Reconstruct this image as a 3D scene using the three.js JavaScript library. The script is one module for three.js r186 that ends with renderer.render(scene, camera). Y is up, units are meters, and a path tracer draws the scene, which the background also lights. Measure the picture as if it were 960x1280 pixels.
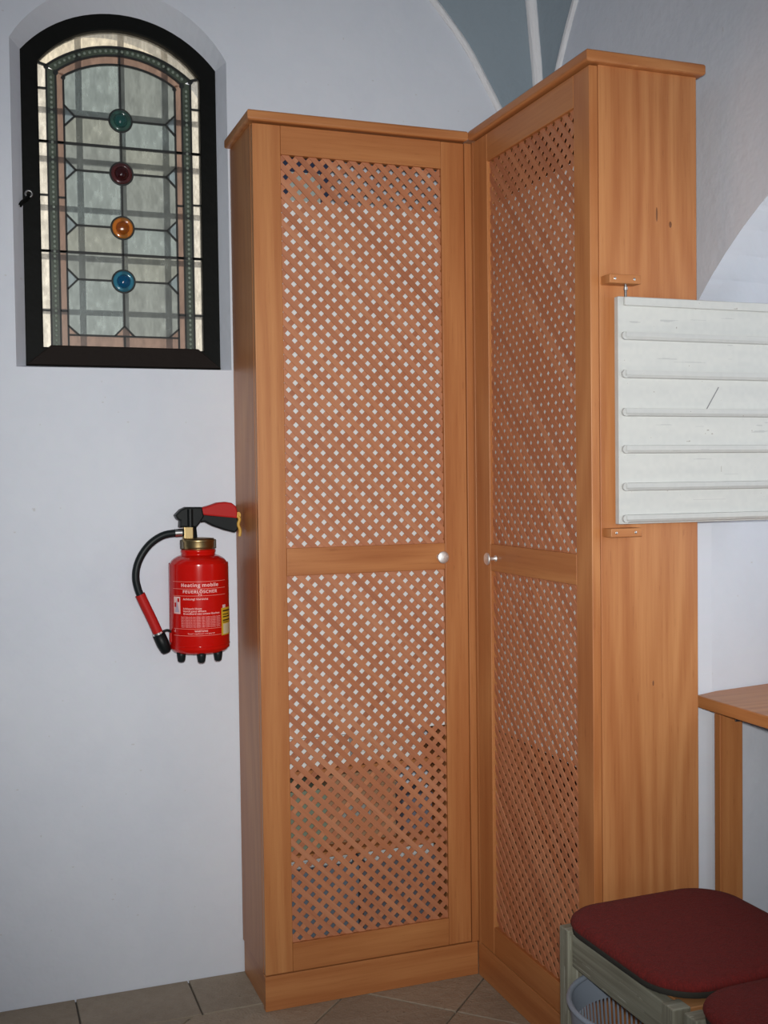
import * as THREE from 'three';
import { RoundedBoxGeometry } from 'three/addons/geometries/RoundedBoxGeometry.js';
import { mergeGeometries } from 'three/addons/utils/BufferGeometryUtils.js';
import { RectAreaLightUniformsLib } from 'three/addons/lights/RectAreaLightUniformsLib.js';

// ---------------------------------------------------------------- camera, light, exposure
const scene = new THREE.Scene();
const camera = new THREE.PerspectiveCamera(49.13, 960 / 1280, 0.05, 60);
camera.position.set(-0.669, 1.347, 2.974);
camera.up.set(0.023, 0.999, -0.026);
camera.lookAt(-0.669 + 0.346, 1.347 - 0.0318, 2.974 - 0.9377);
camera.updateMatrixWorld(true);
const renderer = new THREE.WebGLRenderer({ antialias: true });
renderer.toneMapping = THREE.LinearToneMapping;
renderer.toneMappingExposure = 1.0;
renderer.shadowMap.enabled = true;
RectAreaLightUniformsLib.init();
scene.background = new THREE.Color().setRGB(1.25, 1.2, 1.12);         // overcast sky, seen through the leaded window only

// the small flash of the camera, just above the lens, its beam a cone that fades outward
const flash = new THREE.SpotLight(new THREE.Color().setRGB(1.0, 0.985, 0.95), 17.8, 12, THREE.MathUtils.degToRad(38.5), 1, 2);
flash.position.set(-0.662, 1.395, 2.965);
flash.target.position.set(0.33, 1.37, 0.255);
flash.castShadow = true; flash.shadow.radius = 1.5;
scene.add(flash, flash.target);
// daylight of the window in the niche of the right wall
const nicheLight = new THREE.RectAreaLight(new THREE.Color().setRGB(0.92, 0.96, 1.0), 0.9, 1.0, 0.9);
nicheLight.position.set(1.46, 1.42, 1.56); nicheLight.lookAt(0, 1.3, 1.56);
scene.add(nicheLight);
// daylight of the window behind the photographer
const rearLight = new THREE.RectAreaLight(new THREE.Color().setRGB(0.9, 0.95, 1.0), 2.0, 1.3, 1.5);
rearLight.position.set(-0.4, 1.75, 6.43); rearLight.lookAt(-0.4, 1.75, 0);
scene.add(rearLight);

// ---------------------------------------------------------------- helpers
let seed = 12345;
function rnd() { seed |= 0; seed = (seed + 0x6D2B79F5) | 0; let t = Math.imul(seed ^ (seed >>> 15), 1 | seed); t = (t + Math.imul(t ^ (t >>> 7), 61 | t)) ^ t; return ((t ^ (t >>> 14)) >>> 0) / 4294967296; }
const V3 = (x, y, z) => new THREE.Vector3(x, y, z);
const taken = new Map();
function numbered(n) { const k = taken.get(n) || 0; taken.set(n, k + 1); return k ? n + '_' + String(k).padStart(3, '0') : n; }
function tag(o, label, category, group) { o.userData = { label, category }; if (group) o.userData.group = group; return o; }
function thing(name, label, category, pos = [0, 0, 0], turn = 0, group) {
  const o = new THREE.Group(); o.name = numbered(name); scene.add(o); o.position.set(...pos); o.rotation.y = turn; return tag(o, label, category, group);
}
function mesh(name, geo, mat, parent = scene) {
  const m = new THREE.Mesh(geo, mat); m.name = parent === scene ? numbered(name) : name; m.castShadow = m.receiveShadow = true; parent.add(m); return m;
}
function struct(name, geo, mat, parent = scene) { const m = mesh(name, geo, mat, parent); if (parent === scene) m.userData.kind = 'structure'; return m; }
function merge(list) { return mergeGeometries(list.map((g) => { const h = g.index ? g.toNonIndexed() : g; for (const k of Object.keys(h.attributes)) if (!['position', 'normal', 'uv'].includes(k)) h.deleteAttribute(k); return h; })); }
// uv in metres: v runs along the grain axis g (0 x, 1 y, 2 z)
function grainUV(geo, g, ou = rnd() * 3, ov = rnd() * 3) {
  const h = geo.index ? geo.toNonIndexed() : geo, p = h.attributes.position, uv = new Float32Array(p.count * 2), a = V3(), b = V3(), c = V3();
  for (let i = 0; i < p.count; i += 3) {
    a.fromBufferAttribute(p, i); b.fromBufferAttribute(p, i + 1); c.fromBufferAttribute(p, i + 2);
    const n = b.clone().sub(a).cross(c.clone().sub(a)), m = [Math.abs(n.x), Math.abs(n.y), Math.abs(n.z)];
    let d = m.indexOf(Math.max(...m)), vv = g, uu = 3 - d - g;
    if (d === g) { uu = (g + 1) % 3; vv = (g + 2) % 3; }
    [a, b, c].forEach((q, k) => { const s = [q.x, q.y, q.z]; uv[2 * (i + k)] = s[uu] + ou; uv[2 * (i + k) + 1] = s[vv] + ov; });
  }
  h.setAttribute('uv', new THREE.BufferAttribute(uv, 2));
  return h;
}
// a board between two corners with softened edges
function board(x0, x1, y0, y1, z0, z1, g, r = 0.0015) {
  const w = x1 - x0, h = y1 - y0, d = z1 - z0;
  const b = r > 0 ? new RoundedBoxGeometry(w, h, d, 2, Math.min(r, w / 2.01, h / 2.01, d / 2.01)) : new THREE.BoxGeometry(w, h, d);
  return grainUV(b.translate((x0 + x1) / 2, (y0 + y1) / 2, (z0 + z1) / 2), g);
}
function tube(pts, r, n = 24, radial = 10) { return new THREE.TubeGeometry(new THREE.CatmullRomCurve3(pts.map((p) => V3(...p))), n, r, radial, false); }
function shapeOf(pts) { const s = new THREE.Shape(); pts.forEach((p, i) => (i ? s.lineTo(p[0], p[1]) : s.moveTo(p[0], p[1]))); s.closePath(); return s; }
function extrude(pts, depth, bevel = 0, holes = []) {
  const s = Array.isArray(pts) ? shapeOf(pts) : pts; for (const h of holes) s.holes.push(shapeOf(h));
  return new THREE.ExtrudeGeometry(s, { depth, bevelEnabled: bevel > 0, bevelSize: bevel, bevelThickness: bevel, bevelSegments: 2, curveSegments: 16 });
}
// strips between equally long rows of points
function loft(rows, closed = false) {
  const pos = [], uv = [], n = rows[0].length;
  for (let i = 0; i + 1 < rows.length; i++) for (let j = 0; j < (closed ? n : n - 1); j++) {
    const k = (j + 1) % n, q = [rows[i][j], rows[i + 1][j], rows[i + 1][k], rows[i][k]];
    for (const t of [0, 1, 2, 0, 2, 3]) { pos.push(...q[t]); uv.push(q[t][0] + q[t][2], q[t][1]); }
  }
  const g = new THREE.BufferGeometry();
  g.setAttribute('position', new THREE.Float32BufferAttribute(pos, 3)); g.setAttribute('uv', new THREE.Float32BufferAttribute(uv, 2)); g.computeVertexNormals();
  return g;
}
// tileable value noise
function noiseField(w, h, sx, sy, s) {
  const g = new Float32Array(sx * sy); let q = s * 7919 + 17;
  for (let i = 0; i < g.length; i++) { q = (Math.imul(q, 1664525) + 1013904223) >>> 0; g[i] = q / 4294967296; }
  return (x, y) => {
    const fx = x / w * sx, fy = y / h * sy, ix = Math.floor(fx), iy = Math.floor(fy); let u = fx - ix, v = fy - iy; u = u * u * (3 - 2 * u); v = v * v * (3 - 2 * v);
    const at = (a, b) => g[((b % sy + sy) % sy) * sx + ((a % sx + sx) % sx)];
    return (at(ix, iy) * (1 - u) + at(ix + 1, iy) * u) * (1 - v) + (at(ix, iy + 1) * (1 - u) + at(ix + 1, iy + 1) * u) * v;
  };
}
function texture(w, h, f, repeat, srgb = true) {
  const d = new Uint8Array(w * h * 4);
  for (let y = 0; y < h; y++) for (let x = 0; x < w; x++) { const c = f(x, y), i = (y * w + x) * 4; d[i] = c[0]; d[i + 1] = c[1]; d[i + 2] = c[2]; d[i + 3] = 255; }
  const t = new THREE.DataTexture(d, w, h); t.wrapS = t.wrapT = THREE.RepeatWrapping; t.magFilter = THREE.LinearFilter; t.repeat.set(...repeat);
  if (srgb) t.colorSpace = THREE.SRGBColorSpace; t.needsUpdate = true; return t;
}
const mix = (a, b, t) => a.map((x, i) => x + (b[i] - x) * t), cl = (x) => Math.max(0, Math.min(1, x));

// ---------------------------------------------------------------- materials
function woodTexture(s, light, dark, pore, ringy) {
  const w = 512, h = 1024, n1 = noiseField(w, h, 3, 2, s), n2 = noiseField(w, h, 12, 4, s + 1), n3 = noiseField(w, h, 110, 14, s + 2), n4 = noiseField(w, h, 256, 40, s + 3), n5 = noiseField(w, h, 5, 5, s + 4), n6 = noiseField(w, h, 28, 3, s + 5);
  return texture(w, h, (x, y) => {
    const ring = 0.5 + 0.5 * Math.sin((x / w * 6 + n1(x, y) * ringy + n2(x, y) * 0.5) * 6.283);
    let t = 0.30 * ring + 0.25 * n6(x, y) + 0.22 * n3(x, y) + 0.12 * n4(x, y) + 0.35 * n5(x, y) - 0.12;
    let c = mix(light, dark, cl(t));
    if (n4(x, y) > 0.9 && n3(x, y) > 0.6) c = mix(c, pore, 0.14);
    return c;
  }, [1 / 0.5, 1 / 1.6]);
}
const M = {};
const woodA = woodTexture(11, [203, 142, 88], [168, 102, 56], [120, 70, 36], 2.2);
const woodB = woodTexture(31, [201, 139, 86], [164, 98, 53], [118, 66, 34], 3.4);
const woodC = woodTexture(91, [205, 145, 93], [167, 101, 57], [118, 66, 34], 5.0);
const std = (o) => new THREE.MeshStandardMaterial(o), phys = (o) => new THREE.MeshPhysicalMaterial(o);
const rgb = (r, g, b) => new THREE.Color().setRGB(r, g, b);
M.wood = [std({ map: woodA, roughness: 0.42 }), std({ map: woodB, roughness: 0.42 }), std({ map: woodA, color: rgb(0.93, 0.9, 0.87), roughness: 0.42 })];
const slatA = woodTexture(51, [198, 138, 102], [172, 107, 73], [120, 70, 46], 2.0), slatB = woodTexture(71, [190, 129, 94], [163, 99, 67], [116, 66, 44], 2.6);
M.slat = [std({ map: slatA, roughness: 0.55 }), std({ map: slatB, roughness: 0.55 }), std({ map: slatA, color: rgb(1, 0.96, 0.9), roughness: 0.55 }), std({ map: slatB, color: rgb(0.9, 0.87, 0.85), roughness: 0.55 })];
M.panelWood = std({ map: woodC, roughness: 0.42 });
M.inside = std({ map: woodB, color: rgb(0.9, 0.88, 0.85), roughness: 0.6 });
const pl1 = noiseField(512, 512, 5, 5, 3), pl2 = noiseField(512, 512, 60, 60, 4), pl3 = noiseField(512, 512, 200, 200, 5), pl4 = noiseField(512, 512, 17, 17, 6);
const plasterMap = texture(512, 512, (x, y) => { const t = pl1(x, y) * 0.5 + pl4(x, y) * 0.3 + pl2(x, y) * 0.2; let c = mix([211, 217, 228], [221, 226, 235], t); if (pl3(x, y) * pl2(x, y) > 0.86) c = mix(c, [190, 190, 190], 0.6); return c; }, [1 / 1.3, 1 / 1.3]);
const plasterBump = texture(512, 512, (x, y) => { const v = 255 * (0.45 * pl4(x, y) + 0.35 * pl2(x, y) + 0.2 * pl3(x, y)); return [v, v, v]; }, [1 / 1.3, 1 / 1.3], false);
M.plaster = std({ map: plasterMap, bumpMap: plasterBump, bumpScale: 0.0016, roughness: 0.92 });
M.rib = std({ color: rgb(0.80, 0.81, 0.84), bumpMap: plasterBump, bumpScale: 0.003, roughness: 0.92 });
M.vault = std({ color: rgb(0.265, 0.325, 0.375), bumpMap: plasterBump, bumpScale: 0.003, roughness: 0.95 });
const f1 = noiseField(512, 512, 6, 6, 21), f2 = noiseField(512, 512, 40, 40, 22), f3 = noiseField(512, 512, 180, 180, 23);
const stoneMap = texture(512, 512, (x, y) => { let c = mix([150, 136, 118], [178, 164, 145], 0.5 * f1(x, y) + 0.3 * f2(x, y) + 0.2 * f3(x, y)); if (f2(x, y) * f3(x, y) > 0.8) c = mix(c, [90, 80, 70], 0.5); return c; }, [1 / 0.7, 1 / 0.7]);
const stoneBump = texture(512, 512, (x, y) => { const v = 255 * (0.5 * f2(x, y) + 0.5 * f3(x, y)); return [v, v, v]; }, [1 / 0.7, 1 / 0.7], false);
M.stone = [rgb(0.86, 0.86, 0.86), rgb(0.78, 0.77, 0.75), rgb(0.92, 0.9, 0.88)].map((c) => std({ map: stoneMap, color: c, bumpMap: stoneBump, bumpScale: 0.002, roughness: 0.7 }));
M.mortar = std({ color: rgb(0.12, 0.105, 0.09), roughness: 0.95 });
M.iron = phys({ color: rgb(0.003, 0.0035, 0.003), specularIntensity: 0.25, bumpMap: plasterBump, bumpScale: 0.0015, roughness: 0.6 });
M.sillIron = phys({ specularIntensity: 0.3, color: rgb(0.012, 0.008, 0.0065), bumpMap: plasterBump, bumpScale: 0.0015, roughness: 0.7 });
M.lead = std({ color: rgb(0.022, 0.024, 0.024), roughness: 0.55, metalness: 0.3 });
M.bar = std({ color: rgb(0.72, 0.72, 0.75), roughness: 0.8 });
const h1 = noiseField(256, 256, 40, 14, 41), h2 = noiseField(256, 256, 90, 40, 42), h3 = noiseField(256, 256, 12, 6, 43);
const hammer = texture(256, 256, (x, y) => { const v = 255 * (0.5 * h1(x, y) + 0.2 * h2(x, y) + 0.3 * h3(x, y)); return [v, v, v]; }, [1 / 0.16, 1 / 0.16], false);
const streaks = texture(256, 256, (x, y) => { const v = 226 + 29 * cl(0.5 * h1(x, y) + 0.2 * h2(x, y) + 0.6 * h3(x, y) - 0.15); return [v, v, v]; }, [1 / 0.17, 1 / 0.17]);
const glass = (r, g, b, rough = 0.44) => phys({ map: streaks, color: rgb(r, g, b), transmission: 1, thickness: 0, roughness: rough, ior: 1.5 });
M.glassEdge = glass(1.0, 0.97, 0.9); M.glassMid = [glass(0.58, 0.63, 0.62), glass(0.56, 0.59, 0.57), glass(0.60, 0.62, 0.58)];
M.glassPink = glass(0.57, 0.46, 0.40); M.glassBlue = glass(0.52, 0.58, 0.60); M.glassGreen = glass(0.2, 0.235, 0.2);
M.glassTop = glass(1.0, 0.95, 0.84);
M.bead = phys({ color: rgb(0.52, 0.6, 0.52), transmission: 0.6, thickness: 0, roughness: 0.15 });
const jewel = (r, g, b) => phys({ color: rgb(r, g, b), transmission: 0.65, thickness: 0, roughness: 0.08, clearcoat: 1, clearcoatRoughness: 0.05 });
M.jewel = [jewel(0.05, 0.22, 0.2), jewel(0.09, 0.012, 0.014), jewel(0.55, 0.17, 0.015), jewel(0.01, 0.2, 0.42)];
M.jewelRim = [jewel(0.1, 0.2, 0.17), jewel(0.16, 0.05, 0.05), jewel(0.6, 0.28, 0.06), jewel(0.08, 0.3, 0.4)];
M.red = phys({ color: rgb(0.55, 0.006, 0.003), roughness: 0.16, specularIntensity: 0.7 });
M.redPlastic = phys({ color: rgb(0.44, 0.012, 0.01), roughness: 0.5, specularIntensity: 0.5 });
M.blackPlastic = phys({ color: rgb(0.006, 0.008, 0.0085), roughness: 0.45, specularIntensity: 0.4 });
M.rubber = phys({ color: rgb(0.008, 0.012, 0.013), roughness: 0.45, specularIntensity: 0.5 });
M.darkBrass = std({ color: rgb(0.06, 0.048, 0.03), roughness: 0.5 });
M.brass = std({ color: rgb(0.42, 0.31, 0.15), metalness: 1, roughness: 0.35 });
M.steel = std({ color: rgb(0.75, 0.75, 0.74), metalness: 1, roughness: 0.3 });
M.knob = std({ color: rgb(0.93, 0.93, 0.92), metalness: 1, roughness: 0.55 });
M.darkSteel = std({ color: rgb(0.25, 0.25, 0.25), metalness: 1, roughness: 0.4 });
M.yellow = std({ color: rgb(0.62, 0.36, 0.06), roughness: 0.5 });
const wp1 = noiseField(512, 512, 40, 4, 51), wp2 = noiseField(512, 512, 160, 6, 52), wp3 = noiseField(512, 512, 60, 60, 53);
const whitePaint = texture(512, 512, (x, y) => { let c = mix([198, 200, 198], [210, 211, 207], wp1(x, y) * 0.6 + wp3(x, y) * 0.4); if (wp2(x, y) > 0.9 && wp1(x, y) > 0.66) c = mix(c, [168, 170, 170], 0.5); if (wp3(x, y) > 0.985) c = [150, 145, 138]; return c; }, [1 / 0.5, 1 / 0.5]);
M.white = std({ map: whitePaint, roughness: 0.6 });
M.railWhite = std({ map: whitePaint, color: rgb(0.94, 0.94, 0.95), roughness: 0.6 });
M.pencil = std({ color: rgb(0.22, 0.22, 0.23), roughness: 0.8 });
const ww1 = noiseField(512, 1024, 90, 8, 61), ww2 = noiseField(512, 1024, 200, 20, 62), ww3 = noiseField(512, 1024, 6, 6, 63);
M.washed = std({ map: texture(512, 1024, (x, y) => { const t = cl(0.5 * ww1(x, y) + 0.3 * ww2(x, y) + 0.5 * ww3(x, y) - 0.2); let c = mix([146, 146, 130], [98, 94, 80], t); if (ww2(x, y) > 0.88) c = mix(c, [184, 186, 174], 0.6); return c; }, [1 / 0.4, 1 / 1.2]), roughness: 0.7 });
M.seatWood = std({ map: woodA, color: rgb(0.75, 0.86, 0.95), roughness: 0.6 });
const c1 = noiseField(256, 256, 128, 128, 71), c2 = noiseField(256, 256, 30, 30, 72);
const feltMap = texture(256, 256, (x, y) => mix([86, 13, 10], [113, 20, 15], 0.7 * c1(x, y) + 0.3 * c2(x, y)), [1 / 0.2, 1 / 0.2]);
const feltBump = texture(256, 256, (x, y) => { const v = 255 * (0.7 * c1(x, y) + 0.3 * c2(x, y)); return [v, v, v]; }, [1 / 0.2, 1 / 0.2], false);
M.felt = std({ map: feltMap, bumpMap: feltBump, bumpScale: 0.002, roughness: 0.95 });
M.foam = std({ color: rgb(0.03, 0.028, 0.022), roughness: 0.95 });
M.bin = std({ color: rgb(0.245, 0.285, 0.345), roughness: 0.5 });
M.cloth = std({ color: rgb(0.76, 0.78, 0.78), bumpMap: feltBump, bumpScale: 0.0008, roughness: 0.95 });
M.paper = std({ color: rgb(0.82, 0.82, 0.8), roughness: 0.85 });

// ---------------------------------------------------------------- room shell
const XW = 0.94, YC = 3.2;                        // right wall, ceiling
const CX = -0.2735;                               // middle of the leaded window
function arc(hw, spring, apex, n = 20) {          // left end to right end
  const r = apex - spring, R = (hw * hw + r * r) / (2 * r), a = Math.asin(hw / R), o = [];
  for (let i = 0; i <= n; i++) { const t = -a + 2 * a * i / n; o.push([CX + R * Math.sin(t), apex - R + R * Math.cos(t)]); }
  return o;
}
// window opening in the back wall: outline on the wall face, narrowing to the frame
const openInner = [[-0.527, 1.643], ...arc(0.2515, 2.448, 2.566, 24), [-0.021, 1.643]];
const openOuter = [[-0.553, 1.635], ...arc(0.2745, 2.455, 2.612, 24).map(([x, y]) => [x - 0.005, y]), [-0.003, 1.637]];
{
  const W3 = (p, z) => p.map((q) => [q[0], q[1], z]);
  const rect = [[-4.0, -0.1], [XW + 0.3, -0.1], [XW + 0.3, YC + 0.1], [-4.0, YC + 0.1]];
  const face = new THREE.ShapeGeometry((() => { const s = shapeOf(rect); s.holes.push(shapeOf(openOuter)); return s; })());
  const fp = face.attributes.position; for (let i = 0; i < fp.count; i++) { face.attributes.uv.setXY(i, fp.getX(i), fp.getY(i)); }
  const back = face.clone().translate(0, 0, -0.35);
  const reveal = loft([W3(openOuter, 0), W3(openInner, -0.058), W3(openInner, -0.10)], true), tunnel = loft([W3(openInner, -0.10), W3(openOuter, -0.12), W3(openOuter, -0.35)], true);
  const rim = loft([W3(rect, 0), W3(rect, -0.35)], true);
  struct('wall_back', merge([face, back, reveal, tunnel, rim]), M.plaster);
}
// right wall with an arched niche that reaches the floor
const NZ0 = 0.75, NZ1 = 2.30;
const nicheArc = []; { const c = NZ1 / 2 + NZ0 / 2, hw = (NZ1 - NZ0) / 2, r = 0.33, R = (hw * hw + r * r) / (2 * r), a = Math.asin(hw / R); for (let i = 0; i <= 24; i++) { const t = -a + 2 * a * i / 24; nicheArc.push([c + R * Math.sin(t), 1.742 + r - R + R * Math.cos(t)]); } }
{
  const prof = [[NZ0, -0.05], ...nicheArc, [NZ1, -0.05]];
  const s = [[-0.3, -0.1], [NZ0, -0.1], ...prof, [NZ1, -0.1], [6.7, -0.1], [6.7, YC + 0.1], [-0.3, YC + 0.1]];
  const slab = extrude(s, 0.04).applyMatrix4(new THREE.Matrix4().makeBasis(V3(0, 0, 1), V3(0, 1, 0), V3(-1, 0, 0)).setPosition(XW + 0.04, 0, 0));
  slab.setAttribute('uv', new THREE.Float32BufferAttribute(Array.from({ length: slab.attributes.position.count }, (_, i) => [slab.attributes.position.getZ(i) + 0.3, slab.attributes.position.getY(i)]).flat(), 2));
  const inner = prof.map(([z, y], i) => [z + (z - 1.545) / 0.755 * 0.085, y]);
  const reveal = loft([prof.map(([z, y]) => [XW + 0.039, y, z]), inner.map(([z, y]) => [1.5, y, z])]);
  const end = new THREE.ShapeGeometry(shapeOf(inner)).applyMatrix4(new THREE.Matrix4().makeBasis(V3(0, 0, 1), V3(0, 1, 0), V3(-1, 0, 0)).setPosition(1.5, 0, 0));
  struct('wall_right', merge([slab, reveal, end]), M.plaster);
  const wf = extrude([[1.04, 0.95], [2.08, 0.95], [2.08, 1.89], [1.04, 1.89]], 0.03, 0, [[[1.08, 0.99], [2.04, 0.99], [2.04, 1.85], [1.08, 1.85]]]).applyMatrix4(new THREE.Matrix4().makeBasis(V3(0, 0, 1), V3(0, 1, 0), V3(-1, 0, 0)).setPosition(1.5, 0, 0));
  const w2 = struct('window_2', wf, M.rib);
  mesh('pane', new THREE.BoxGeometry(0.008, 0.87, 0.97).translate(1.492, 1.42, 1.56), std({ color: 0x222222, emissive: rgb(0.86, 0.94, 1), emissiveIntensity: 1.0 }), w2);
}
struct('wall_left', new THREE.BoxGeometry(0.2, YC + 0.2, 7.2).translate(-3.9, YC / 2, 3.2), M.plaster);
struct('wall_front', new THREE.BoxGeometry(5.4, YC + 0.2, 0.2).translate(-1.4, YC / 2, 6.6), M.plaster);
struct('ceiling', new THREE.BoxGeometry(6.2, 0.2, 7.4).translate(-1.3, YC + 0.1, 3.2), M.plaster);
{
  const w3 = struct('window_3', extrude([[-1.62, 0.93], [-0.18, 0.93], [-0.18, 2.57], [-1.62, 2.57]], 0.03, 0, [[[-1.56, 0.99], [-0.24, 0.99], [-0.24, 2.51], [-1.56, 2.51]]]).translate(0.5, 0, 6.47), M.rib);
  mesh('pane', new THREE.BoxGeometry(1.32, 1.52, 0.008).translate(-0.4, 1.75, 6.485), std({ color: 0x222222, emissive: rgb(0.82, 0.92, 1), emissiveIntensity: 1.0 }), w3);
}
// vault over the corner: two painted webs, a diagonal rib, and narrow ribs along the wall arches
{
  const curve = (pts) => new THREE.CatmullRomCurve3(pts.map((p) => V3(...p)), false, 'centripetal').getSpacedPoints(40).map((p) => [p.x, p.y, p.z]);
  const B = curve([[0.02, 2.05], [0.07, 2.27], [0.142, 2.416], [0.197, 2.509], [0.24, 2.577], [0.345, 2.699], [0.5, 2.85], [0.8, 3.03], [1.2, 3.2]].map(([t, y]) => [XW - t, y, 0]));
  const D = curve([[0.002, 2.2], [0.012, 2.43], [0.021, 2.514], [0.042, 2.613], [0.064, 2.712], [0.13, 2.9], [0.26, 3.08], [0.42, 3.2]].map(([t, y]) => [XW - t, y, t]));
  const R = curve([[0.01, 2.1], [0.05, 2.36], [0.104, 2.5], [0.154, 2.584], [0.208, 2.662], [0.3, 2.77], [0.5, 2.93], [0.8, 3.08], [1.2, 3.2]].map(([t, y]) => [XW, y, t]));
  const mid = (P, Q, s) => P.map((p, i) => mix(p, Q[i], s));
  struct('vault_web_1', loft([B, mid(B, D, 0.33), mid(B, D, 0.67), D]), M.vault);
  struct('vault_web_2', loft([D, mid(D, R, 0.5), R]), M.vault);
  const rib = (name, P, w) => struct(name, new THREE.TubeGeometry(new THREE.CatmullRomCurve3(P.map((p) => V3(...p))), 60, w, 8, false), M.rib);
  rib('vault_rib_1', B, 0.011); rib('vault_rib_2', D, 0.020); rib('vault_rib_3', R, 0.012);
  const edge = (P, c, w) => P.map(c);
}
// floor: a border course along the back wall, then tiles laid at 45 degrees
{
  const fl = struct('floor', new THREE.BoxGeometry(6.2, 0.15, 7.4).translate(-1.3, -0.083, 3.2), M.mortar);
  const clip = (poly, a, b, c) => { const o = []; for (let i = 0; i < poly.length; i++) { const p = poly[i], q = poly[(i + 1) % poly.length], dp = a * p[0] + b * p[1] - c, dq = a * q[0] + b * q[1] - c; if (dp >= 0) o.push(p); if (dp * dq < 0) { const t = dp / (dp - dq); o.push([p[0] + t * (q[0] - p[0]), p[1] + t * (q[1] - p[1])]); } } return o; };
  const tile = (poly) => {
    const g = new THREE.ExtrudeGeometry(shapeOf(poly.map(([x, z]) => [x, -z])), { depth: 0.006, bevelEnabled: true, bevelSize: 0.0015, bevelThickness: 0.0015, bevelSegments: 1, bevelOffset: -0.0015 }).rotateX(-Math.PI / 2).translate(0, -0.0078 + (rnd() - 0.5) * 0.0006, 0);
    mesh('tile', grainUV(g, 2), M.stone[Math.floor(rnd() * 3)], fl);
  };
  const q = 0.0022;
  for (let x = -0.15 - 0.293 * 7; x < 1.4; x += 0.293) tile([[x + q, 0.001], [x + 0.293 - q, 0.001], [x + 0.293 - q, 0.205 - q], [x + q, 0.205 - q]]);
  const P = 0.4228, k = q * 1.414;                  // lines x + z = 0.452 + n P and x - z = 0.02 + m P
  for (let n = -8; n < 9; n++) for (let m = -10; m < 6; m++) {
    const s0 = 0.452 + n * P + k, s1 = 0.452 + (n + 1) * P - k, d0 = 0.02 + m * P + k, d1 = 0.02 + (m + 1) * P - k;
    let poly = [[s0, d0], [s1, d0], [s1, d1], [s0, d1]].map(([s, d]) => [(s + d) / 2, (s - d) / 2]);
    poly = clip(poly, 0, 1, 0.205 + q); poly = clip(poly, 0, -1, -2.6); poly = clip(poly, 1, 0, -1.9); poly = clip(poly, -1, 0, -1.48);
    if (poly.length > 2 && Math.max(...poly.map((p) => p[0])) - Math.min(...poly.map((p) => p[0])) > 0.02) tile(poly.reverse());
  }
  const slab = new THREE.BoxGeometry(5.2, 0.006, 3.9).translate(-1.3, -0.003, 4.55);
  mesh('tile_field', grainUV(slab, 2), M.stone[0], fl).userData.kind = 'stuff';
}

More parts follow.
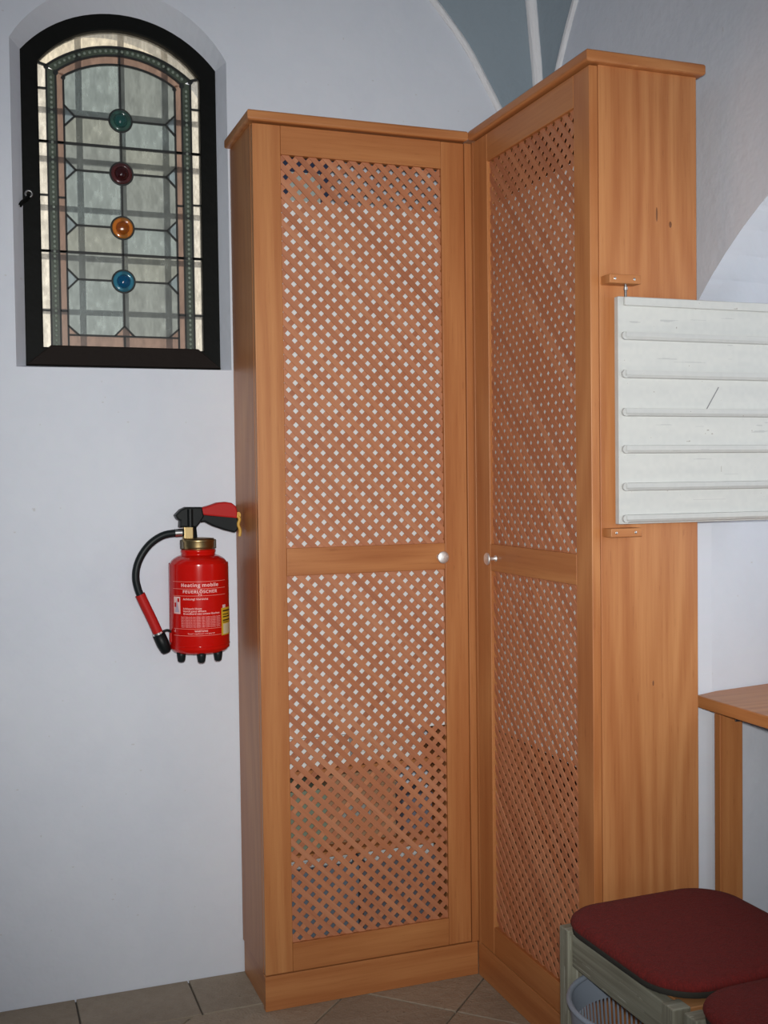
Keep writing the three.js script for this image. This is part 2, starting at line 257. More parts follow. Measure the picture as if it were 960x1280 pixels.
// ---------------------------------------------------------------- leaded window
{
  const w = struct('window_1', (() => {
    const o = [[CX - 0.2515, 1.645], ...arc(0.2515, 2.448, 2.566), [CX + 0.2515, 1.645]], i = [[CX - 0.212, 1.69], ...arc(0.212, 2.425, 2.529), [CX + 0.212, 1.69]];
    return extrude(o, 0.028, 0.003, [i.reverse()]).translate(0, 0, -0.088);
  })(), M.iron);
  const ZG = -0.078, hw = { out: 0.212, bead: 0.187, pink: 0.1635, mid: 0.1445 };
  // sloping bottom piece of the frame
  const b = extrude([[CX - 0.249, 1.647], [CX + 0.249, 1.647], [CX + 0.19, 1.694], [CX - 0.19, 1.694]], 0.012, 0.003).translate(0, 0, -0.062);
  mesh('frame_bottom', b, M.sillIron, w).userData.label = 'brown-black sloping bottom piece';
  const pane = (pts, mat, name = 'pane') => { const g = extrude(pts.map(([u, y]) => [CX + u, y]), 0.002).translate(0, 0, ZG); const m = mesh(name, g, mat, w); return m; };
  const cames = []; const came = (u0, y0, u1, y1, t = 0.0045) => { const L = Math.hypot(u1 - u0, y1 - y0), g = new THREE.BoxGeometry(L, t, 0.008).rotateZ(Math.atan2(y1 - y0, u1 - u0)).translate(CX + (u0 + u1) / 2, (y0 + y1) / 2, ZG + 0.001); cames.push(g); };
  const arcOf = (h, s, a, n = 20) => arc(h, s, a, n).map(([x, y]) => [x - CX, y]);
  const A = { frame: arcOf(0.212, 2.425, 2.529), bead: arcOf(0.187, 2.421, 2.488), pink: arcOf(0.1635, 2.408, 2.466), mid: arcOf(0.1445, 2.398, 2.442) };
  const yb = 1.69;
  pane([...A.bead, ...A.frame.slice().reverse()], M.glassTop);
  for (const k of ['bead', 'pink', 'mid']) for (let i = 0; i + 1 < A[k].length; i++) came(...A[k][i], ...A[k][i + 1]);
  for (const s of [-1, 1]) {
    const ys = [yb, 1.79, 1.944, 2.088, 2.226, s < 0 ? 2.362 : 2.345];
    for (let i = 0; i < ys.length; i++) { const y0 = ys[i], y1 = ys[i + 1] ?? 2.421; pane(s < 0 ? [[-hw.out, y0], [-hw.bead, y0], [-hw.bead, y1], [-hw.out, y1 + (i === 5 ? 0.004 : 0)]] : [[hw.bead, y0], [hw.out, y0], [hw.out, y1 + (i === 5 ? 0.004 : 0)], [hw.bead, y1]], M.glassEdge); if (i) came(s * hw.out, y0, s * hw.bead, y0); }
    const q = [Math.min(s * hw.bead, s * hw.pink), Math.max(s * hw.bead, s * hw.pink)];
    pane([[q[0], yb], [q[1], yb], [q[1], 2.41], [q[0], 2.415]], M.glassGreen, 'border_strip');
    const k = [Math.min(s * hw.pink, s * hw.mid), Math.max(s * hw.pink, s * hw.mid)], yp = [yb, 1.79, 1.944, 2.084, 2.226, 2.405];
    for (let i = 0; i + 1 < yp.length; i++) { pane([[k[0], yp[i]], [k[1], yp[i]], [k[1], yp[i + 1]], [k[0], yp[i + 1]]], M.glassPink); if (i) came(k[0], yp[i], k[1], yp[i]); }
    for (const h of ['bead', 'pink', 'mid']) came(s * hw[h], yb, s * hw[h], A[h][0][1]);
    came(s * hw.out, 2.428, s * hw.bead, 2.421, 0.006);
  }
  pane([...A.pink, ...A.bead.slice().reverse()], M.glassGreen, 'border_strip');
  const half = (a, s) => (s < 0 ? a.slice(0, 11) : a.slice(10));
  for (const s of [-1, 1]) pane([...half(A.mid, s), ...half(A.pink, s).slice().reverse()], M.glassPink);
  // beads of the border
  const beads = []; const bd = (u, y) => beads.push(new THREE.SphereGeometry(0.0042, 8, 6).scale(1, 1, 0.6).translate(CX + u, y, ZG + 0.004));
  for (const s of [-1, 1]) for (let y = 1.70; y < 2.40; y += 0.0128) bd(s * 0.1752, y);
  { const a = arcOf(0.1752, 2.415, 2.477, 27); for (let i = 1; i < 27; i++) bd(...a[i]); }
  mesh('bead_row', merge(beads), M.bead, w).userData.kind = 'stuff';
  // middle panes, triangles, roundels
  const roundY = [2.297, 2.158, 2.015, 1.874], RR = 0.029, tri = 0.027;
  const rows = [[2.297, null], [2.226, 2.297], [2.158, 2.226], [2.015, 2.158], [1.944, 2.015], [1.874, 1.944], [1.728, 1.874]];
  for (const s of [-1, 1]) rows.forEach(([y0, y1], ri) => {
    const m = hw.mid, p = []; const isR = (y) => roundY.includes(y);
    if (isR(y0)) { for (let i = 0; i <= 6; i++) { const t = Math.PI / 2 * (1 - i / 6); p.push([s * RR * Math.cos(t), y0 + RR * Math.sin(t)]); } p.push([s * (m - tri), y0], [s * m, y0 + tri]); }
    else if (y0 === 1.728) p.push([0, y0 + 0.027], [s * 0.026, y0], [s * (m - tri), y0], [s * m, y0 + 0.024]);
    else p.push([0, y0], [s * m, y0]);
    if (y1 === null) { const a = half(A.mid, s); p.push(...(s > 0 ? a.slice().reverse() : a)); }
    else if (isR(y1)) { p.push([s * m, y1 - tri], [s * (m - tri), y1]); for (let i = 0; i <= 6; i++) { const t = Math.PI / 2 * i / 6; p.push([s * RR * Math.cos(t), y1 - RR * Math.sin(t)]); } }
    else p.push([s * m, y1], [0, y1]);
    pane(s > 0 ? p : p.slice().reverse(), M.glassMid[(ri * 2 + (s > 0 ? 1 : 0)) % 3]);
  });
  for (const s of [-1, 1]) {
    for (const y of roundY) {
      const t = [[s * hw.mid, y + tri], [s * (hw.mid - tri), y], [s * hw.mid, y - tri]]; pane(s > 0 ? t : t.slice().reverse(), M.glassBlue);
      came(s * hw.mid, y + tri, s * (hw.mid - tri), y); came(s * (hw.mid - tri), y, s * hw.mid, y - tri); came(s * RR, y, s * (hw.mid - tri), y);
    }
    const t = [[s * hw.mid, 1.752], [s * (hw.mid - tri), 1.728], [s * hw.mid, 1.728]]; pane(s > 0 ? t : t.slice().reverse(), M.glassPink); came(...t[0], ...t[1]);
    came(0, 1.755, s * 0.026, 1.728);
    const k = s < 0 ? [-hw.mid, 0] : [0, hw.mid]; pane([[k[0], yb], [k[1], yb], [k[1], 1.728], [k[0], 1.728]], M.glassPink);
  }
  pane([[-0.026, 1.728], [0.026, 1.728], [0, 1.755]], M.glassPink);
  came(-hw.mid, 1.728, hw.mid, 1.728); came(-hw.out, 1.944, hw.out, 1.944, 0.006); came(-hw.out, 2.226, hw.out, 2.226, 0.006); came(0, yb, 0, 1.728);
  { const v = [1.755, ...roundY.slice().reverse().flatMap((y) => [y - RR, y + RR]), 2.466]; for (let i = 0; i < v.length; i += 2) came(0, v[i], 0, v[i + 1]); }
  for (const y of roundY) cames.push(new THREE.TorusGeometry(RR, 0.003, 6, 32).translate(CX, y, ZG + 0.001));
  for (const q of [-1, 1]) for (const k of ['bead', 'pink', 'mid']) cames.push(new THREE.CylinderGeometry(k === 'mid' ? 0.004 : 0.007, 0.006, 0.006, 12).rotateX(Math.PI / 2).translate(CX + q * hw[k], A[k][0][1] - 0.003, ZG + 0.001));
  mesh('lead_came', merge(cames), M.lead, w);
  roundY.forEach((y, i) => {
    const r = mesh('roundel', new THREE.LatheGeometry([[0.0001, 0.002], [0.016, 0.002], [0.018, 0.005], [0.023, 0.006], [RR, 0.003], [RR, 0], [0.0001, 0]].map((p) => new THREE.Vector2(...p)), 32).rotateX(Math.PI / 2).translate(CX, y, ZG), M.jewelRim[i], w);
    r.userData.label = ['teal green glass roundel', 'dark red glass roundel', 'amber glass roundel', 'blue glass roundel'][i];
    mesh('lens', new THREE.SphereGeometry(0.0175, 24, 16).scale(1, 1, 0.62).translate(CX, y, ZG + 0.004), M.jewel[i], r);
  });
  // iron grille outside
  const bars = (g) => mesh('grille_bar', g, M.bar, w);
  for (const u of [-0.373, -0.26, -0.143]) bars(new THREE.BoxGeometry(0.016, 1.0, 0.012).translate(u, 2.12, -0.15));
  for (const y of [2.333, 2.204, 2.075, 1.945, 1.80]) bars(new THREE.BoxGeometry(0.52, 0.014, 0.010).translate(CX, y, -0.162));
  // catch on the left of the frame
  const hk = mesh('catch', tube([[-0.512, 2.078, -0.054], [-0.516, 2.066, -0.044], [-0.528, 2.056, -0.036], [-0.535, 2.045, -0.034]], 0.005), M.iron, w);
  mesh('catch_eye', new THREE.TorusGeometry(0.008, 0.0035, 8, 16).translate(-0.511, 2.082, -0.054), M.darkSteel, hk);
}

// ---------------------------------------------------------------- corner cupboards
const W0 = 0.5905, D0 = 0.255, E0 = 0.859, DEP = 0.274, HB = 2.2245, HT = 2.25, KICK = 0.089, DT = 0.021;
const slatCache = new Map();
function slatGeo(L) { const k = L.toFixed(4); if (!slatCache.has(k)) slatCache.set(k, [0, 1].map(() => grainUV(new THREE.BoxGeometry(L, 0.0138, 0.0026), 0))); return slatCache.get(k)[Math.floor(rnd() * 2)]; }
// door in the x-y plane, front face at z = 0; openings given by their sides
function makeDoor(root, x0, x1, a0, a1, knobX) {
  const d = new THREE.Group(); d.name = 'door'; root.add(d);
  const yb = KICK + 0.003, yt = HB - 0.004, rows = [[0.164, 1.0994], [1.1688, 2.1499]], w = () => M.wood[Math.floor(rnd() * 2.4)];
  mesh('stile', board(x0, a0, yb, yt, -DT, 0, 1, 0.0022), M.wood[0], d); mesh('stile', board(a1, x1, yb, yt, -DT, 0, 1, 0.0022), M.wood[1], d);
  mesh('rail', board(a0 + 0.0003, a1 - 0.0003, yb, rows[0][0], -DT, -0.0004, 0), w(), d);
  mesh('rail', board(a0 + 0.0003, a1 - 0.0003, rows[0][1], rows[1][0], -DT, -0.0004, 0), w(), d);
  mesh('rail', board(a0 + 0.0003, a1 - 0.0003, rows[1][1], yt, -DT, -0.0004, 0), w(), d);
  const P = 0.0353, mg = 0.005, zf = -0.0095;
  rows.forEach(([r0, r1], ri) => {
    const X0 = a0 - mg, X1 = a1 + mg, Y0 = r0 - mg, Y1 = r1 + mg;
    for (const dir of [-1, 1]) {
      const lo = dir < 0 ? X0 + Y0 : X0 - Y1, hi = dir < 0 ? X1 + Y1 : X1 - Y0, off = (ri ? 0.35 : 0.1) * P + (dir > 0 ? 0.22 * P : 0);
      for (let c = Math.ceil(lo / P) * P + off - P; c < hi; c += P) {
        if (c < lo + 0.012 || c > hi - 0.012) continue;
        const xa = dir < 0 ? Math.max(X0, c - Y1) : Math.max(X0, c + Y0), xb = dir < 0 ? Math.min(X1, c - Y0) : Math.min(X1, c + Y1);
        if (xb - xa < 0.008) continue;
        const L = (xb - xa) * Math.SQRT2, cx = (xa + xb) / 2, cy = dir < 0 ? c - cx : cx - c, k = rnd();
        const m = mesh('slat', slatGeo(L), M.slat[k < 0.5 ? 0 : k < 0.75 ? 2 : k < 0.97 ? 1 : 3], d);
        m.position.set(cx, cy, zf - (dir < 0 ? 0 : 0.00265)); m.rotation.z = dir * Math.PI / 4;
      }
    }
  });
  mesh('lining', new THREE.BoxGeometry(a1 - a0 + 0.02, 2.041 - 0.682, 0.0012).translate((a0 + a1) / 2, (2.041 + 0.682) / 2, -0.0170), M.cloth, d).userData.label = 'white cloth lining behind the lattice';
  mesh('knob', new THREE.LatheGeometry([[0.0001, 0], [0.0085, 0], [0.0085, 0.003], [0.0045, 0.006], [0.0045, 0.017], [0.009, 0.021], [0.0155, 0.0235], [0.0160, 0.0265], [0.0145, 0.0285], [0.008, 0.0302], [0.0001, 0.0308]].map((p) => new THREE.Vector2(...p)), 36).rotateX(Math.PI / 2).translate(knobX, 1.133, -0.0006), M.knob, d).userData.label = 'round metal knob';
  return d;
}
function cornice(root, pts) { return mesh('cornice', grainUV(new THREE.ExtrudeGeometry(shapeOf(pts), { depth: HT - HB - 0.012, bevelEnabled: true, bevelSize: 0.006, bevelThickness: 0.006, bevelSegments: 3, bevelOffset: -0.006 }).rotateX(-Math.PI / 2).translate(0, HB + 0.006, 0), 0), M.wood[1], root); }
{ // left cupboard: origin at its front left corner on the floor, front face at local z = 0
  const c = thing('cupboard', 'narrow wooden cupboard with lattice door standing next to the leaded window and fire extinguisher', 'cupboard', [0, 0, D0]);
  mesh('side_panel', board(0.001, 0.020, KICK, HB, -D0 + 0.003, -DT - 0.002, 1), M.wood[2], c);
  makeDoor(c, 0.001, 0.5705, 0.0728, 0.5054, 0.489);
  mesh('corner_strip', board(0.5735, W0 + 0.006, KICK, HB - 0.002, -DT, -0.002, 1), M.wood[0], c);
  mesh('plinth', board(0.0, W0 - 0.001, 0.0, KICK, -0.020, 0.0, 0, 0.001), M.wood[1], c);
  mesh('plinth', board(0.004, 0.022, 0.0, KICK - 0.001, -D0 + 0.006, -0.0205, 2, 0.001), M.wood[0], c).userData.label = 'plinth return along the side';
  cornice(c, [[-0.013, -0.013], [W0 - 0.013, -0.013], [W0 - 0.013, D0 - 0.002], [-0.013, D0 - 0.002]]);
  mesh('side_panel', board(0.560, 0.578, KICK, 0.70, -D0 + 0.003, -0.033, 1), M.inside, c);
  for (const y of [0.095, 0.375, 0.592, 1.998]) mesh('shelf', board(0.021, 0.559, y - 0.014, y, -D0 + 0.006, -0.034, 0, 0.001), M.inside, c);
}
{ // right cupboard: local x runs along world z, local z = 0 is its door front at x = W0
  const z0 = 0.262, L = E0 - z0;
  const c = thing('cupboard', 'wooden cupboard with lattice door and broad knotty end panel beside the white railed board', 'cupboard', [W0, 0, z0], -Math.PI / 2);
  makeDoor(c, 0.008, L, 0.352 - z0, 0.791 - z0, 0.385 - z0);
  mesh('end_panel', board(L - 0.022, L - 0.003, 0.0, HB, -DEP, -DT - 0.003, 1), M.panelWood, c);
  mesh('side_panel', board(-0.004, 0.006, KICK, HB - 0.002, -DEP, -DT - 0.003, 1), M.inside, c);
  mesh('corner_strip', board(-0.0068, 0.0062, KICK, HB - 0.002, -DT, 0.0, 1), M.wood[2], c);
  mesh('back_panel', board(0.0, L - 0.024, 0.02, HB - 0.002, -DEP, -DEP + 0.008, 1), M.inside, c);
  mesh('plinth', board(-0.0066, L - 0.0005, 0.0, KICK, -0.020, 0.0, 0, 0.001), M.wood[0], c);
  cornice(c, [[-z0 + 0.004, 0.013], [-z0 + 0.004, DEP + 0.013], [L + 0.013, DEP + 0.013], [L + 0.013, -0.013], [D0 + 0.013 - z0, -0.013], [D0 + 0.013 - z0, 0.013]].map(([a, b]) => [a, b]));
  for (const y of [0.095, 0.52, 2.03]) mesh('shelf', board(0.008, L - 0.024, y - 0.014, y, -DEP + 0.009, -0.034, 0, 0.001), M.inside, c);
  // knots in the end panel: thin darker inlays of the wood itself
  const knot = std({ color: rgb(0.20, 0.075, 0.028), roughness: 0.5 });
  for (const [u, y, rx, ry] of [[-0.205, 1.895, 0.0035, 0.007], [-0.170, 1.915, 0.0022, 0.016], [-0.155, 0.88, 0.002, 0.006]]) { const k = mesh('knot', new THREE.SphereGeometry(1, 12, 8).scale(0.0008, ry, rx).translate(L - 0.003, y, u), knot, c); }
  // blocks that carry the swinging board
  for (const [y, top] of [[1.763, 1], [1.219, 0]]) {
    const b = mesh('board_bracket', board(L - 0.003, L + 0.034, y - 0.0095, y + 0.0095, -0.105, -0.027, 2, 0.002), M.wood[0], c);
    for (const s of [-0.040, -0.088]) mesh('screw', new THREE.SphereGeometry(0.0032, 10, 8).scale(0.4, 1, 1).translate(L + 0.034, y, s), M.steel, b);
  }
}

// ---------------------------------------------------------------- things kept in the cupboards
function box(name, label, category, x0, x1, y0, y1, z0, z1, col, group, extra) {
  const t = thing(name, label, category, [(x0 + x1) / 2, y0, (z0 + z1) / 2], 0, group), w = x1 - x0, h = y1 - y0, d = z1 - z0, m = std({ color: rgb(...col), roughness: 0.7 });
  mesh('body', new RoundedBoxGeometry(w, h * 0.8, d, 2, 0.003).translate(0, h * 0.4, 0), m, t);
  mesh('lid', new RoundedBoxGeometry(w + 0.004, h * 0.22, d + 0.004, 2, 0.003).translate(0, h * 0.89, 0), m, t);
  if (extra) mesh('paper_label', new THREE.BoxGeometry(extra[0], extra[1], 0.001).translate(extra[2] || 0, h * 0.45, d / 2 + 0.0025), std({ color: rgb(...extra[3]), roughness: 0.8 }), t);
  return t;
}
box('storage_box', 'dark blue storage box with a pale label, high behind the lattice of the window-side cupboard', 'box', 0.068, 0.21, 1.9985, 2.155, 0.08, 0.215, [0.012, 0.022, 0.06], null, [0.085, 0.10, 0.004, [0.36, 0.42, 0.40]]);
for (const [x0, x1, h, lab] of [[0.045, 0.25, 0.080, 'stack of white paper behind the lattice beside the outer stile, under the cloth lining'], [0.26, 0.455, 0.090, 'stack of white paper behind the lattice on the knob side, under the cloth lining']]) {
  const t = thing('paper_stack', lab, 'paper', [(x0 + x1) / 2, 0.5925, 0.13], 0, 'paper stacks on the lattice cupboard shelf');
  for (let i = 0; i < 3; i++) mesh('ream', new RoundedBoxGeometry(x1 - x0 - i * 0.004, h / 3 - 0.0006, 0.15, 1, 0.001).translate((rnd() - 0.5) * 0.004, h / 3 * (i + 0.5), 0), M.paper, t);
}
box('storage_box', 'grey green box on the middle shelf, seen through the lattice at the outer stile', 'box', 0.05, 0.19, 0.3755, 0.535, 0.07, 0.2, [0.2, 0.24, 0.17], null);
box('cardboard_box', 'brown cardboard box in the middle of the shelf behind the lattice', 'box', 0.2, 0.39, 0.3755, 0.56, 0.05, 0.17, [0.34, 0.2, 0.11], null, [0.08, 0.04, -0.02, [0.3, 0.3, 0.27]]);
box('storage_box', 'small slate grey box beside the brown carton behind the lattice', 'box', 0.415, 0.5, 0.3755, 0.48, 0.05, 0.16, [0.16, 0.16, 0.2], null);
box('storage_crate', 'blue grey crate at the bottom of the window-side cupboard by the outer stile', 'crate', 0.05, 0.27, 0.0955, 0.322, 0.06, 0.2, [0.13, 0.16, 0.2], 'crates at the bottom of the lattice cupboard');
box('storage_crate', 'slate crate at the bottom of the window-side cupboard below the knob', 'crate', 0.29, 0.5, 0.0955, 0.318, 0.05, 0.18, [0.11, 0.11, 0.13], 'crates at the bottom of the lattice cupboard');
for (const [x, y, w, lab] of [[0.16, 0.3245, 0.2, 'folded white cloth lying on the blue grey crate behind the lattice'], [0.395, 0.319, 0.2, 'folded white cloth lying on the slate crate behind the lattice, below the brown carton']]) {
  const t = thing('folded_cloth', lab, 'cloth', [x, y, 0.125], 0, 'folded cloths on the crates');
  for (let i = 0; i < 2; i++) mesh('fold', new RoundedBoxGeometry(w, 0.015, 0.12, 2, 0.006).translate(0, 0.008 + i * 0.0152, 0), M.cloth, t);
}
box('cardboard_box', 'brown carton low inside the cupboard with the broad end panel', 'box', 0.66, 0.82, 0.0955, 0.36, 0.4, 0.7, [0.30, 0.17, 0.09], null);

// ---------------------------------------------------------------- fire extinguisher on the back wall
{
  const t = thing('fire_extinguisher', 'red fire extinguisher with black hose and brass collar hanging on the white wall', 'fire extinguisher', [-0.119, 0, 0.09]);
  const L = (X, Y) => [(150 + X / 5.333 - 247.5) * 0.00208, 1.262 - (610 + Y / 5.333 - 640) * 0.002085];
  const prof = [[0.0001, 0.900], [0.055, 0.900], [0.069, 0.904], [0.0755, 0.915], [0.0768, 0.93], [0.0768, 1.112], [0.0745, 1.127], [0.067, 1.139], [0.055, 1.147], [0.044, 1.152], [0.042, 1.165], [0.0001, 1.165]].map((p) => new THREE.Vector2(...p));
  mesh('cylinder', new THREE.LatheGeometry(new THREE.SplineCurve(prof).getPoints(90).map((p) => new THREE.Vector2(Math.max(p.x, 0.0001), p.y)), 64), M.red, t);
  mesh('base_ring', new THREE.TorusGeometry(0.0768, 0.0012, 6, 64).rotateX(Math.PI / 2).translate(0, 0.921, 0), M.red, t);
  mesh('collar', new THREE.LatheGeometry([[0.03, 1.163], [0.0385, 1.163], [0.0385, 1.166], [0.0395, 1.168], [0.0408, 1.172], [0.0408, 1.184], [0.0425, 1.185], [0.0425, 1.189], [0.040, 1.193], [0.016, 1.195], [0.0001, 1.195]].map((p) => new THREE.Vector2(...p)), 40), M.brass, t).userData.label = 'brass screw collar';
  for (const s of [-1, 1]) mesh('collar_wing', new RoundedBoxGeometry(0.010, 0.024, 0.02, 2, 0.003).translate(s * 0.041, 1.178, 0), M.darkBrass, t);
  mesh('valve_body', new RoundedBoxGeometry(0.026, 0.04, 0.024, 3, 0.003).translate(L(454, 0)[0], 1.212, 0), M.brass, t);
  mesh('valve_stem', new THREE.CylinderGeometry(0.0125, 0.016, 0.045, 20).translate(L(478, 0)[0], 1.213, -0.004), M.blackPlastic, t);
  const lever = (name, pts, d, mat, b) => mesh(name, extrude(pts.map(([X, Y]) => L(X, Y)), d, b).translate(0, 0, -d / 2), mat, t);
  lever('valve_head', [[378, 182], [408, 152], [440, 138], [535, 140], [545, 190], [520, 228], [500, 252], [405, 250], [408, 212], [388, 200]].reverse(), 0.028, M.blackPlastic, 0.004);
  const hd = mesh('head_rib', new THREE.CylinderGeometry(0.0075, 0.0075, 0.046, 16).translate(L(462, 0)[0], L(0, 200)[1], 0.019), M.blackPlastic, t);
  lever('carrying_handle', [[515, 178], [600, 192], [700, 200], [774, 208], [780, 255], [772, 285], [758, 294], [700, 278], [620, 248], [565, 218], [520, 222]].reverse(), 0.020, M.blackPlastic, 0.004);
  lever('squeeze_lever', [[530, 150], [560, 140], [600, 130], [650, 113], [705, 109], [740, 116], [764, 135], [772, 165], [770, 200], [700, 192], [600, 180], [535, 172]].reverse(), 0.022, M.redPlastic, 0.004);
  // yellow pull tag
  const tagY = mesh('pull_tag', tube([[...L(782, 190), 0.010], [...L(795, 215), 0.013], [...L(786, 250), 0.013], [...L(798, 290), 0.012], [...L(794, 330), 0.011]], 0.0042), M.yellow, t);
  mesh('tag_disc', new THREE.CylinderGeometry(0.008, 0.008, 0.005, 20).rotateX(Math.PI / 2).scale(0.8, 1, 1).translate(...L(788, 188), 0.011), M.yellow, tagY);
  // hose, nozzle
  const H = (pts, z = 0.004) => pts.map(([X, Y]) => [...L(X, Y), z]);
  mesh('hose', tube(H([[425, 296], [370, 297], [290, 310], [210, 358], [150, 430], [115, 510], [107, 585], [120, 655], [138, 705]]), 0.0096, 60, 14), M.rubber, t);
  mesh('hose_ferrule', tube(H([[366, 297], [395, 296], [412, 296]]), 0.0106, 6, 14), M.steel, t);
  const nz = mesh('nozzle', tube(H([[132, 690], [160, 755], [205, 855], [248, 958]]), 0.0128, 24, 16), M.redPlastic, t);
  nz.userData.label = 'red nozzle sleeve';
  const dir = V3(...H([[248, 958]])[0]).sub(V3(...H([[205, 855]])[0])).normalize(), at = V3(...H([[245, 950]])[0]);
  const orient = (g) => g.applyQuaternion(new THREE.Quaternion().setFromUnitVectors(V3(0, 1, 0), dir)).translate(at.x, at.y, at.z);
  mesh('nozzle_ring', orient(new THREE.CylinderGeometry(0.0152, 0.0152, 0.006, 24)), M.steel, nz);
  mesh('nozzle_tip', orient(new THREE.LatheGeometry([[0.0001, 0.002], [0.0162, 0.002], [0.0165, 0.03], [0.0135, 0.05], [0.010, 0.055], [0.0001, 0.055]].map((p) => new THREE.Vector2(...p)), 24)), M.blackPlastic, nz);
  mesh('hose_clip', new RoundedBoxGeometry(0.018, 0.026, 0.012, 2, 0.003).translate(L(338, 0)[0], L(0, 980)[1], 0.01), M.redPlastic, t);
  mesh('clip_strap', tube(H([[262, 945], [300, 930], [325, 945], [330, 985]], 0.012), 0.003, 12, 8), M.blackPlastic, t);
  for (const a of [-0.95, 0.06, 0.9]) { const fa = a - 0.19; mesh('foot', new THREE.LatheGeometry([[0.0001, -0.012], [0.006, -0.0115], [0.0095, -0.008], [0.0115, 0.006], [0.0115, 0.016], [0.0001, 0.016]].map((p) => new THREE.Vector2(...p)), 20).translate(0.058 * Math.sin(fa), 0.890, 0.058 * Math.cos(fa)), M.rubber, t); }
  mesh('wall_bracket', new RoundedBoxGeometry(0.05, 0.18, 0.014, 2, 0.003).translate(0, 1.04, -0.0825), M.darkSteel, t);
  // printed label wrapped round the front
  const cv = document.createElement('canvas'); cv.width = 768; cv.height = 768; const g = cv.getContext('2d');
  g.fillStyle = '#c2120b'; g.fillRect(0, 0, 768, 768); g.fillStyle = '#f0c4c0'; g.strokeStyle = '#ea9a8c'; g.lineWidth = 5;
  for (const y of [16, 112, 206, 650, 742]) { g.beginPath(); g.moveTo(20, y); g.lineTo(748, y); g.stroke(); }
  const txt = (s, x, y, px, bold = true, align = 'center') => { g.font = (bold ? 'bold ' : '') + px + 'px sans-serif'; g.textAlign = align; g.textBaseline = 'middle'; g.fillText(s, x, y); };
  txt('Heating mobile', 390, 64, 64); txt('FEUERLÖSCHER', 390, 150, 58); txt('P 6', 390, 192, 30);
  txt('Achtung! Vorsicht', 180, 250, 36, true, 'left');
  for (const [y, s] of [[378, 'Schlauch lösen'], [412, 'Ventil ganz öffnen'], [446, 'Brandherd von unten löschen']]) txt(s, 180, y, 32, true, 'left');
  for (let y = 490; y < 630; y += 22) txt('Nach Gebrauch neu füllen. Alle 2 Jahre prüfen lassen.', 150, y, 21, false, 'left');
  txt('WARTUNG', 400, 680, 32); txt('Bauart zugelassen und geprüft', 400, 714, 24, false);
  g.fillRect(30, 220, 110, 230); g.fillStyle = '#b8a8b8'; g.beginPath(); g.moveTo(50, 430); g.lineTo(85, 250); g.lineTo(125, 430); g.fill(); g.fillStyle = '#c2120b'; g.fillRect(44, 300, 30, 60); g.fillRect(96, 240, 30, 50);
  g.fillStyle = '#e8c8cc'; g.fillRect(690, 350, 60, 70);
  const lt = new THREE.CanvasTexture(cv); lt.colorSpace = THREE.SRGBColorSpace;
  const th0 = THREE.MathUtils.degToRad(-10.8 - 60), th1 = THREE.MathUtils.degToRad(-10.8 + 62);
  mesh('printed_label', new THREE.CylinderGeometry(0.0771, 0.0771, 0.145, 48, 1, true, th0, th1 - th0).translate(0, 1.0175, 0), phys({ map: lt, roughness: 0.2, specularIntensity: 0.7 }), t).userData.label = 'red label with white German lettering';
  const c2 = document.createElement('canvas'); c2.width = 128; c2.height = 256; const k = c2.getContext('2d');
  k.fillStyle = '#d8b030'; k.fillRect(0, 0, 128, 256); k.fillStyle = '#ddd2b0'; k.fillRect(14, 150, 100, 96); k.fillStyle = '#26220f'; for (const [y, h, w] of [[22, 14, 90], [58, 8, 70], [80, 10, 84], [112, 12, 96], [132, 6, 60]]) k.fillRect(12, y, w, h);
  const st = new THREE.CanvasTexture(c2); st.colorSpace = THREE.SRGBColorSpace;
  const s0 = THREE.MathUtils.degToRad(-10.8 + 46), s1 = THREE.MathUtils.degToRad(-10.8 + 88);
  mesh('inspection_sticker', new THREE.CylinderGeometry(0.0774, 0.0774, 0.07, 20, 1, true, s0, s1 - s0).translate(0, 0.981, 0), std({ map: st, roughness: 0.5 }), t).userData.label = 'yellow inspection sticker';
}

// ---------------------------------------------------------------- white railed board on its pivots
{
  const x0 = 0.643, x1 = 1.12, y0 = 1.237, y1 = 1.727, zb = 0.868;
  const t = thing('number_board', 'white painted wooden board with horizontal card rails, hung in front of the knotty cupboard end', 'board', [x0, y0, zb]);
  const w = x1 - x0, h = y1 - y0;
  mesh('panel', board(0.0, w, 0, h, 0, 0.016, 0, 0.002), M.white, t);
  mesh('rail', board(0.012, w - 0.012, h - 0.020, h - 0.001, 0.0155, 0.025, 0, 0.003), M.white, t);
  for (const y of [1.643, 1.561, 1.479, 1.399, 1.318, 1.249]) {
    const yy = y - y0, s = [[0.0155, -0.0095], [0.0225, -0.0075], [0.0265, -0.002], [0.0255, 0.0075], [0.0155, 0.0085]];
    const g = grainUV(extrude(s, w - 0.026).applyMatrix4(new THREE.Matrix4().makeBasis(V3(0, 0, 1), V3(0, 1, 0), V3(-1, 0, 0)).setPosition(w - 0.012, yy, 0)), 0);
    const r = mesh('rail', g, M.railWhite, t);
    mesh('rail_end', new THREE.CylinderGeometry(0.0085, 0.0085, 0.008, 20, 1).rotateX(Math.PI / 2).translate(0.0145, yy, 0.0195), M.railWhite, r);
  }
  mesh('pivot_pin', new THREE.CylinderGeometry(0.003, 0.003, 0.032, 12).translate(0.0225, h + 0.0155, 0.010), M.darkSteel, t);
  mesh('pivot_collar', new THREE.CylinderGeometry(0.0048, 0.0048, 0.006, 14).translate(0.0225, h + 0.018, 0.010), M.steel, t);
  const pm = new THREE.BoxGeometry(0.0022, 0.072, 0.0006).rotateZ(-0.58).translate(0.238, 0.269, 0.0162);
  mesh('pencil_mark', pm, M.pencil, t);
}

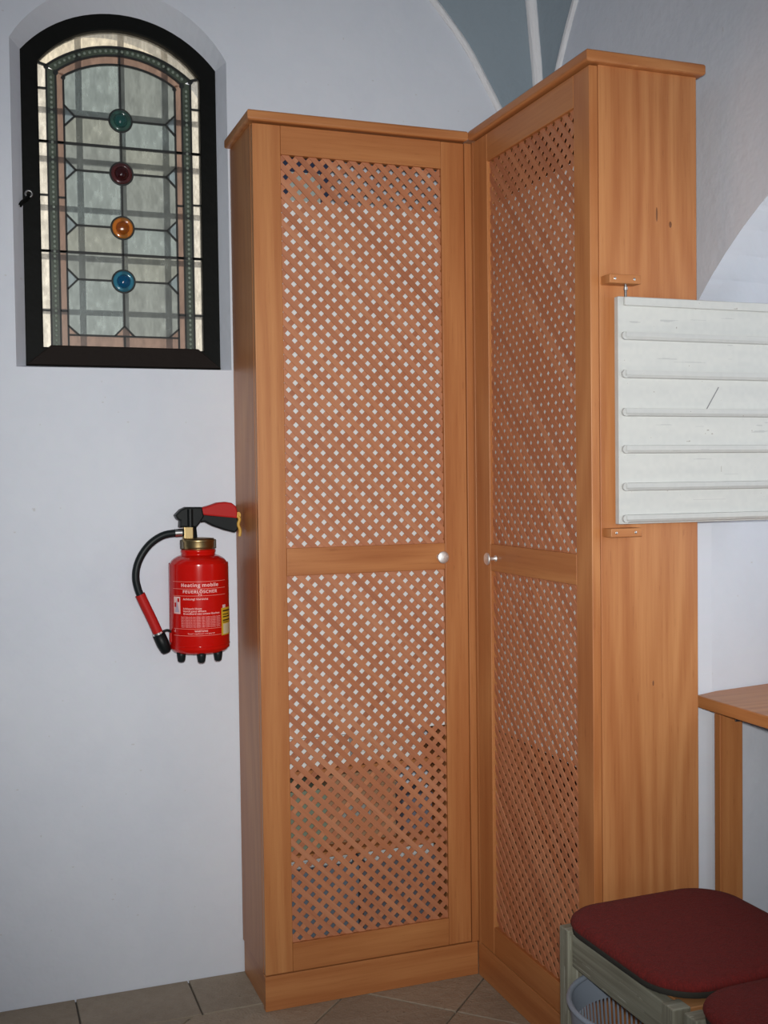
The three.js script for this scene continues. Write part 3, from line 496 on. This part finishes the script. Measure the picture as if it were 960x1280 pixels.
// ---------------------------------------------------------------- wall table in the niche
{
  const t = thing('table', 'wooden wall table with a board leg set into the niche behind the red stools', 'table', [XW, 0, 0.76]);
  const yt = 0.826;
  mesh('tabletop', grainUV(new THREE.ExtrudeGeometry(shapeOf([[-0.027, -0.020], [-0.027, -1.2], [0.52, -1.2], [0.52, 0.080], [0.045, 0.006]]), { depth: 0.022, bevelEnabled: true, bevelSize: 0.003, bevelThickness: 0.003, bevelSegments: 2, bevelOffset: -0.003 }).rotateX(-Math.PI / 2).translate(0, yt - 0.025, 0), 0), M.wood[0], t);
  mesh('leg', board(0.016, 0.080, 0, yt - 0.0285, 0.030, 0.052, 1, 0.002), M.wood[2], t);
  mesh('angle_bracket', new RoundedBoxGeometry(0.014, 0.03, 0.004, 1, 0.001).translate(0.064, yt - 0.048, 0.054), M.darkSteel, t);
}

// ---------------------------------------------------------------- stools with cushions, waste basket
function stool(label, z) {
  const t = thing('stool', label, 'stool', [0.409 + (z > 1.3 ? 0.012 : 0), 0, z], 0, 'whitewashed stools in front of the niche');
  const w = 0.385, d = 0.385, h = 0.452;
  for (const x of [0, w - 0.036]) for (const zz of [0, d - 0.034]) mesh('leg', board(x, x + 0.036, 0, h, zz, zz + 0.034, 1, 0.003), M.washed, t);
  for (const x of [0.009, w - 0.031]) mesh('rail', board(x, x + 0.022, h - 0.072, h - 0.006, 0.034, d - 0.034, 2, 0.003), M.washed, t);
  for (const zz of [0.006, d - 0.028]) mesh('rail', board(0.036, w - 0.036, h - 0.066, h - 0.008, zz, zz + 0.022, 0, 0.003), M.washed, t);
  mesh('seat', board(0.032, w - 0.032, h - 0.016, h - 0.004, 0.004, d - 0.004, 0, 0.002), M.seatWood, t);
  return t;
}
function cushion(label, z) {
  const t = thing('seat_cushion', label, 'cushion', [0.596 + (z > 1.4 ? 0.016 : 0), 0.452, z], 0.02, 'wine red seat cushions on the stools');
  const W = 0.192, Dp = 0.195, r = 0.092;
  const pts = []; for (const [cx, cz, a0] of [[W - r, Dp - r, 0], [-W + r, Dp - r, 90], [-W + r, -Dp + r, 180], [W - r, -Dp + r, 270]]) for (let i = 0; i <= 10; i++) { const a = (a0 + 9 * i) * Math.PI / 180; pts.push([cx + r * Math.cos(a), cz + r * Math.sin(a)]); }
  const ring = (k, y) => pts.map(([x, zz]) => { const m = Math.hypot(x, zz); return [x * (1 - k / m), y, -zz * (1 - k / m)]; });
  const rows = [ring(0.003, 0.014), ring(0.0, 0.019), ring(0.002, 0.024), ring(0.008, 0.029), ring(0.022, 0.032), ring(0.06, 0.034), ring(0.12, 0.035), pts.map(() => [0, 0.0352, 0])];
  const g = loft(rows, true); const p = g.attributes.position; for (let i = 0; i < p.count; i++) g.attributes.uv.setXY(i, p.getX(i), p.getZ(i));
  const idx = g; mesh('cover', smooth(idx), M.felt, t);
  mesh('underside', smooth(loft([pts.map(() => [0, 0.001, 0]), ring(0.02, 0.001), ring(0.004, 0.003), ring(0.0035, 0.0145)], true)), M.foam, t).userData.label = 'dark foam underside';
  return t;
}
function smooth(g) { // one normal per place
  const p = g.attributes.position, n = g.attributes.normal, m = new Map(), key = (i) => [p.getX(i), p.getY(i), p.getZ(i)].map((v) => v.toFixed(4)).join();
  for (let i = 0; i < p.count; i++) { const k = key(i), v = m.get(k) || V3(); v.add(V3(n.getX(i), n.getY(i), n.getZ(i))); m.set(k, v); }
  for (let i = 0; i < p.count; i++) { const v = m.get(key(i)).clone().normalize(); n.setXYZ(i, v.x, v.y, v.z); }
  return g;
}
stool('whitewashed wooden stool nearest the cupboard with the waste basket beneath it', 1.028);
stool('whitewashed wooden stool farther from the cupboard, only its corner in view', 1.425);
cushion('wine red seat cushion shown almost whole, close to the knotty cupboard end', 1.21);
cushion('wine red seat cushion cut off by the lower picture corner', 1.612);
{
  const t = thing('waste_basket', 'blue grey plastic waste basket with slotted sides under the nearer stool', 'basket', [0.490, 0, 1.221]);
  const H = 0.366, R1 = 0.147, R0 = 0.112, rad = (y) => R0 + (R1 - R0) * y / H;
  const band = (y0, y1, n = 48) => { const T = 0.0028; return new THREE.LatheGeometry([[rad(y0), y0], [rad(y1), y1], [rad(y1) - T, y1], [rad(y0) - T, y0], [rad(y0), y0]].map((p) => new THREE.Vector2(...p)), n); };
  mesh('rim', new THREE.TorusGeometry(rad(H), 0.0055, 10, 64).rotateX(Math.PI / 2).translate(0, H, 0), M.bin, t);
  mesh('upper_band', band(0.315, H), M.bin, t);
  mesh('middle_band', band(0.222, 0.238), M.bin, t);
  mesh('base', new THREE.LatheGeometry([[0.0001, 0.0], [rad(0), 0.0], [rad(0.03), 0.03], [rad(0.03) - 0.003, 0.03], [rad(0) - 0.003, 0.004], [0.0001, 0.004]].map((p) => new THREE.Vector2(...p)), 48), M.bin, t);
  const barsG = []; for (let i = 0; i < 96; i++) { const a = i / 96 * 2 * Math.PI; for (const [y0, y1] of [[0.028, 0.224], [0.236, 0.317]]) { const rm = rad((y0 + y1) / 2) - 0.0014, g = new THREE.BoxGeometry(0.0036, y1 - y0, 0.0024).rotateX(Math.atan((R1 - R0) / H)).translate(0, (y0 + y1) / 2, rm).rotateY(a); barsG.push(g); } }
  mesh('slotted_wall', merge(barsG), M.bin, t).userData.kind = 'stuff';
}

renderer.render(scene, camera);
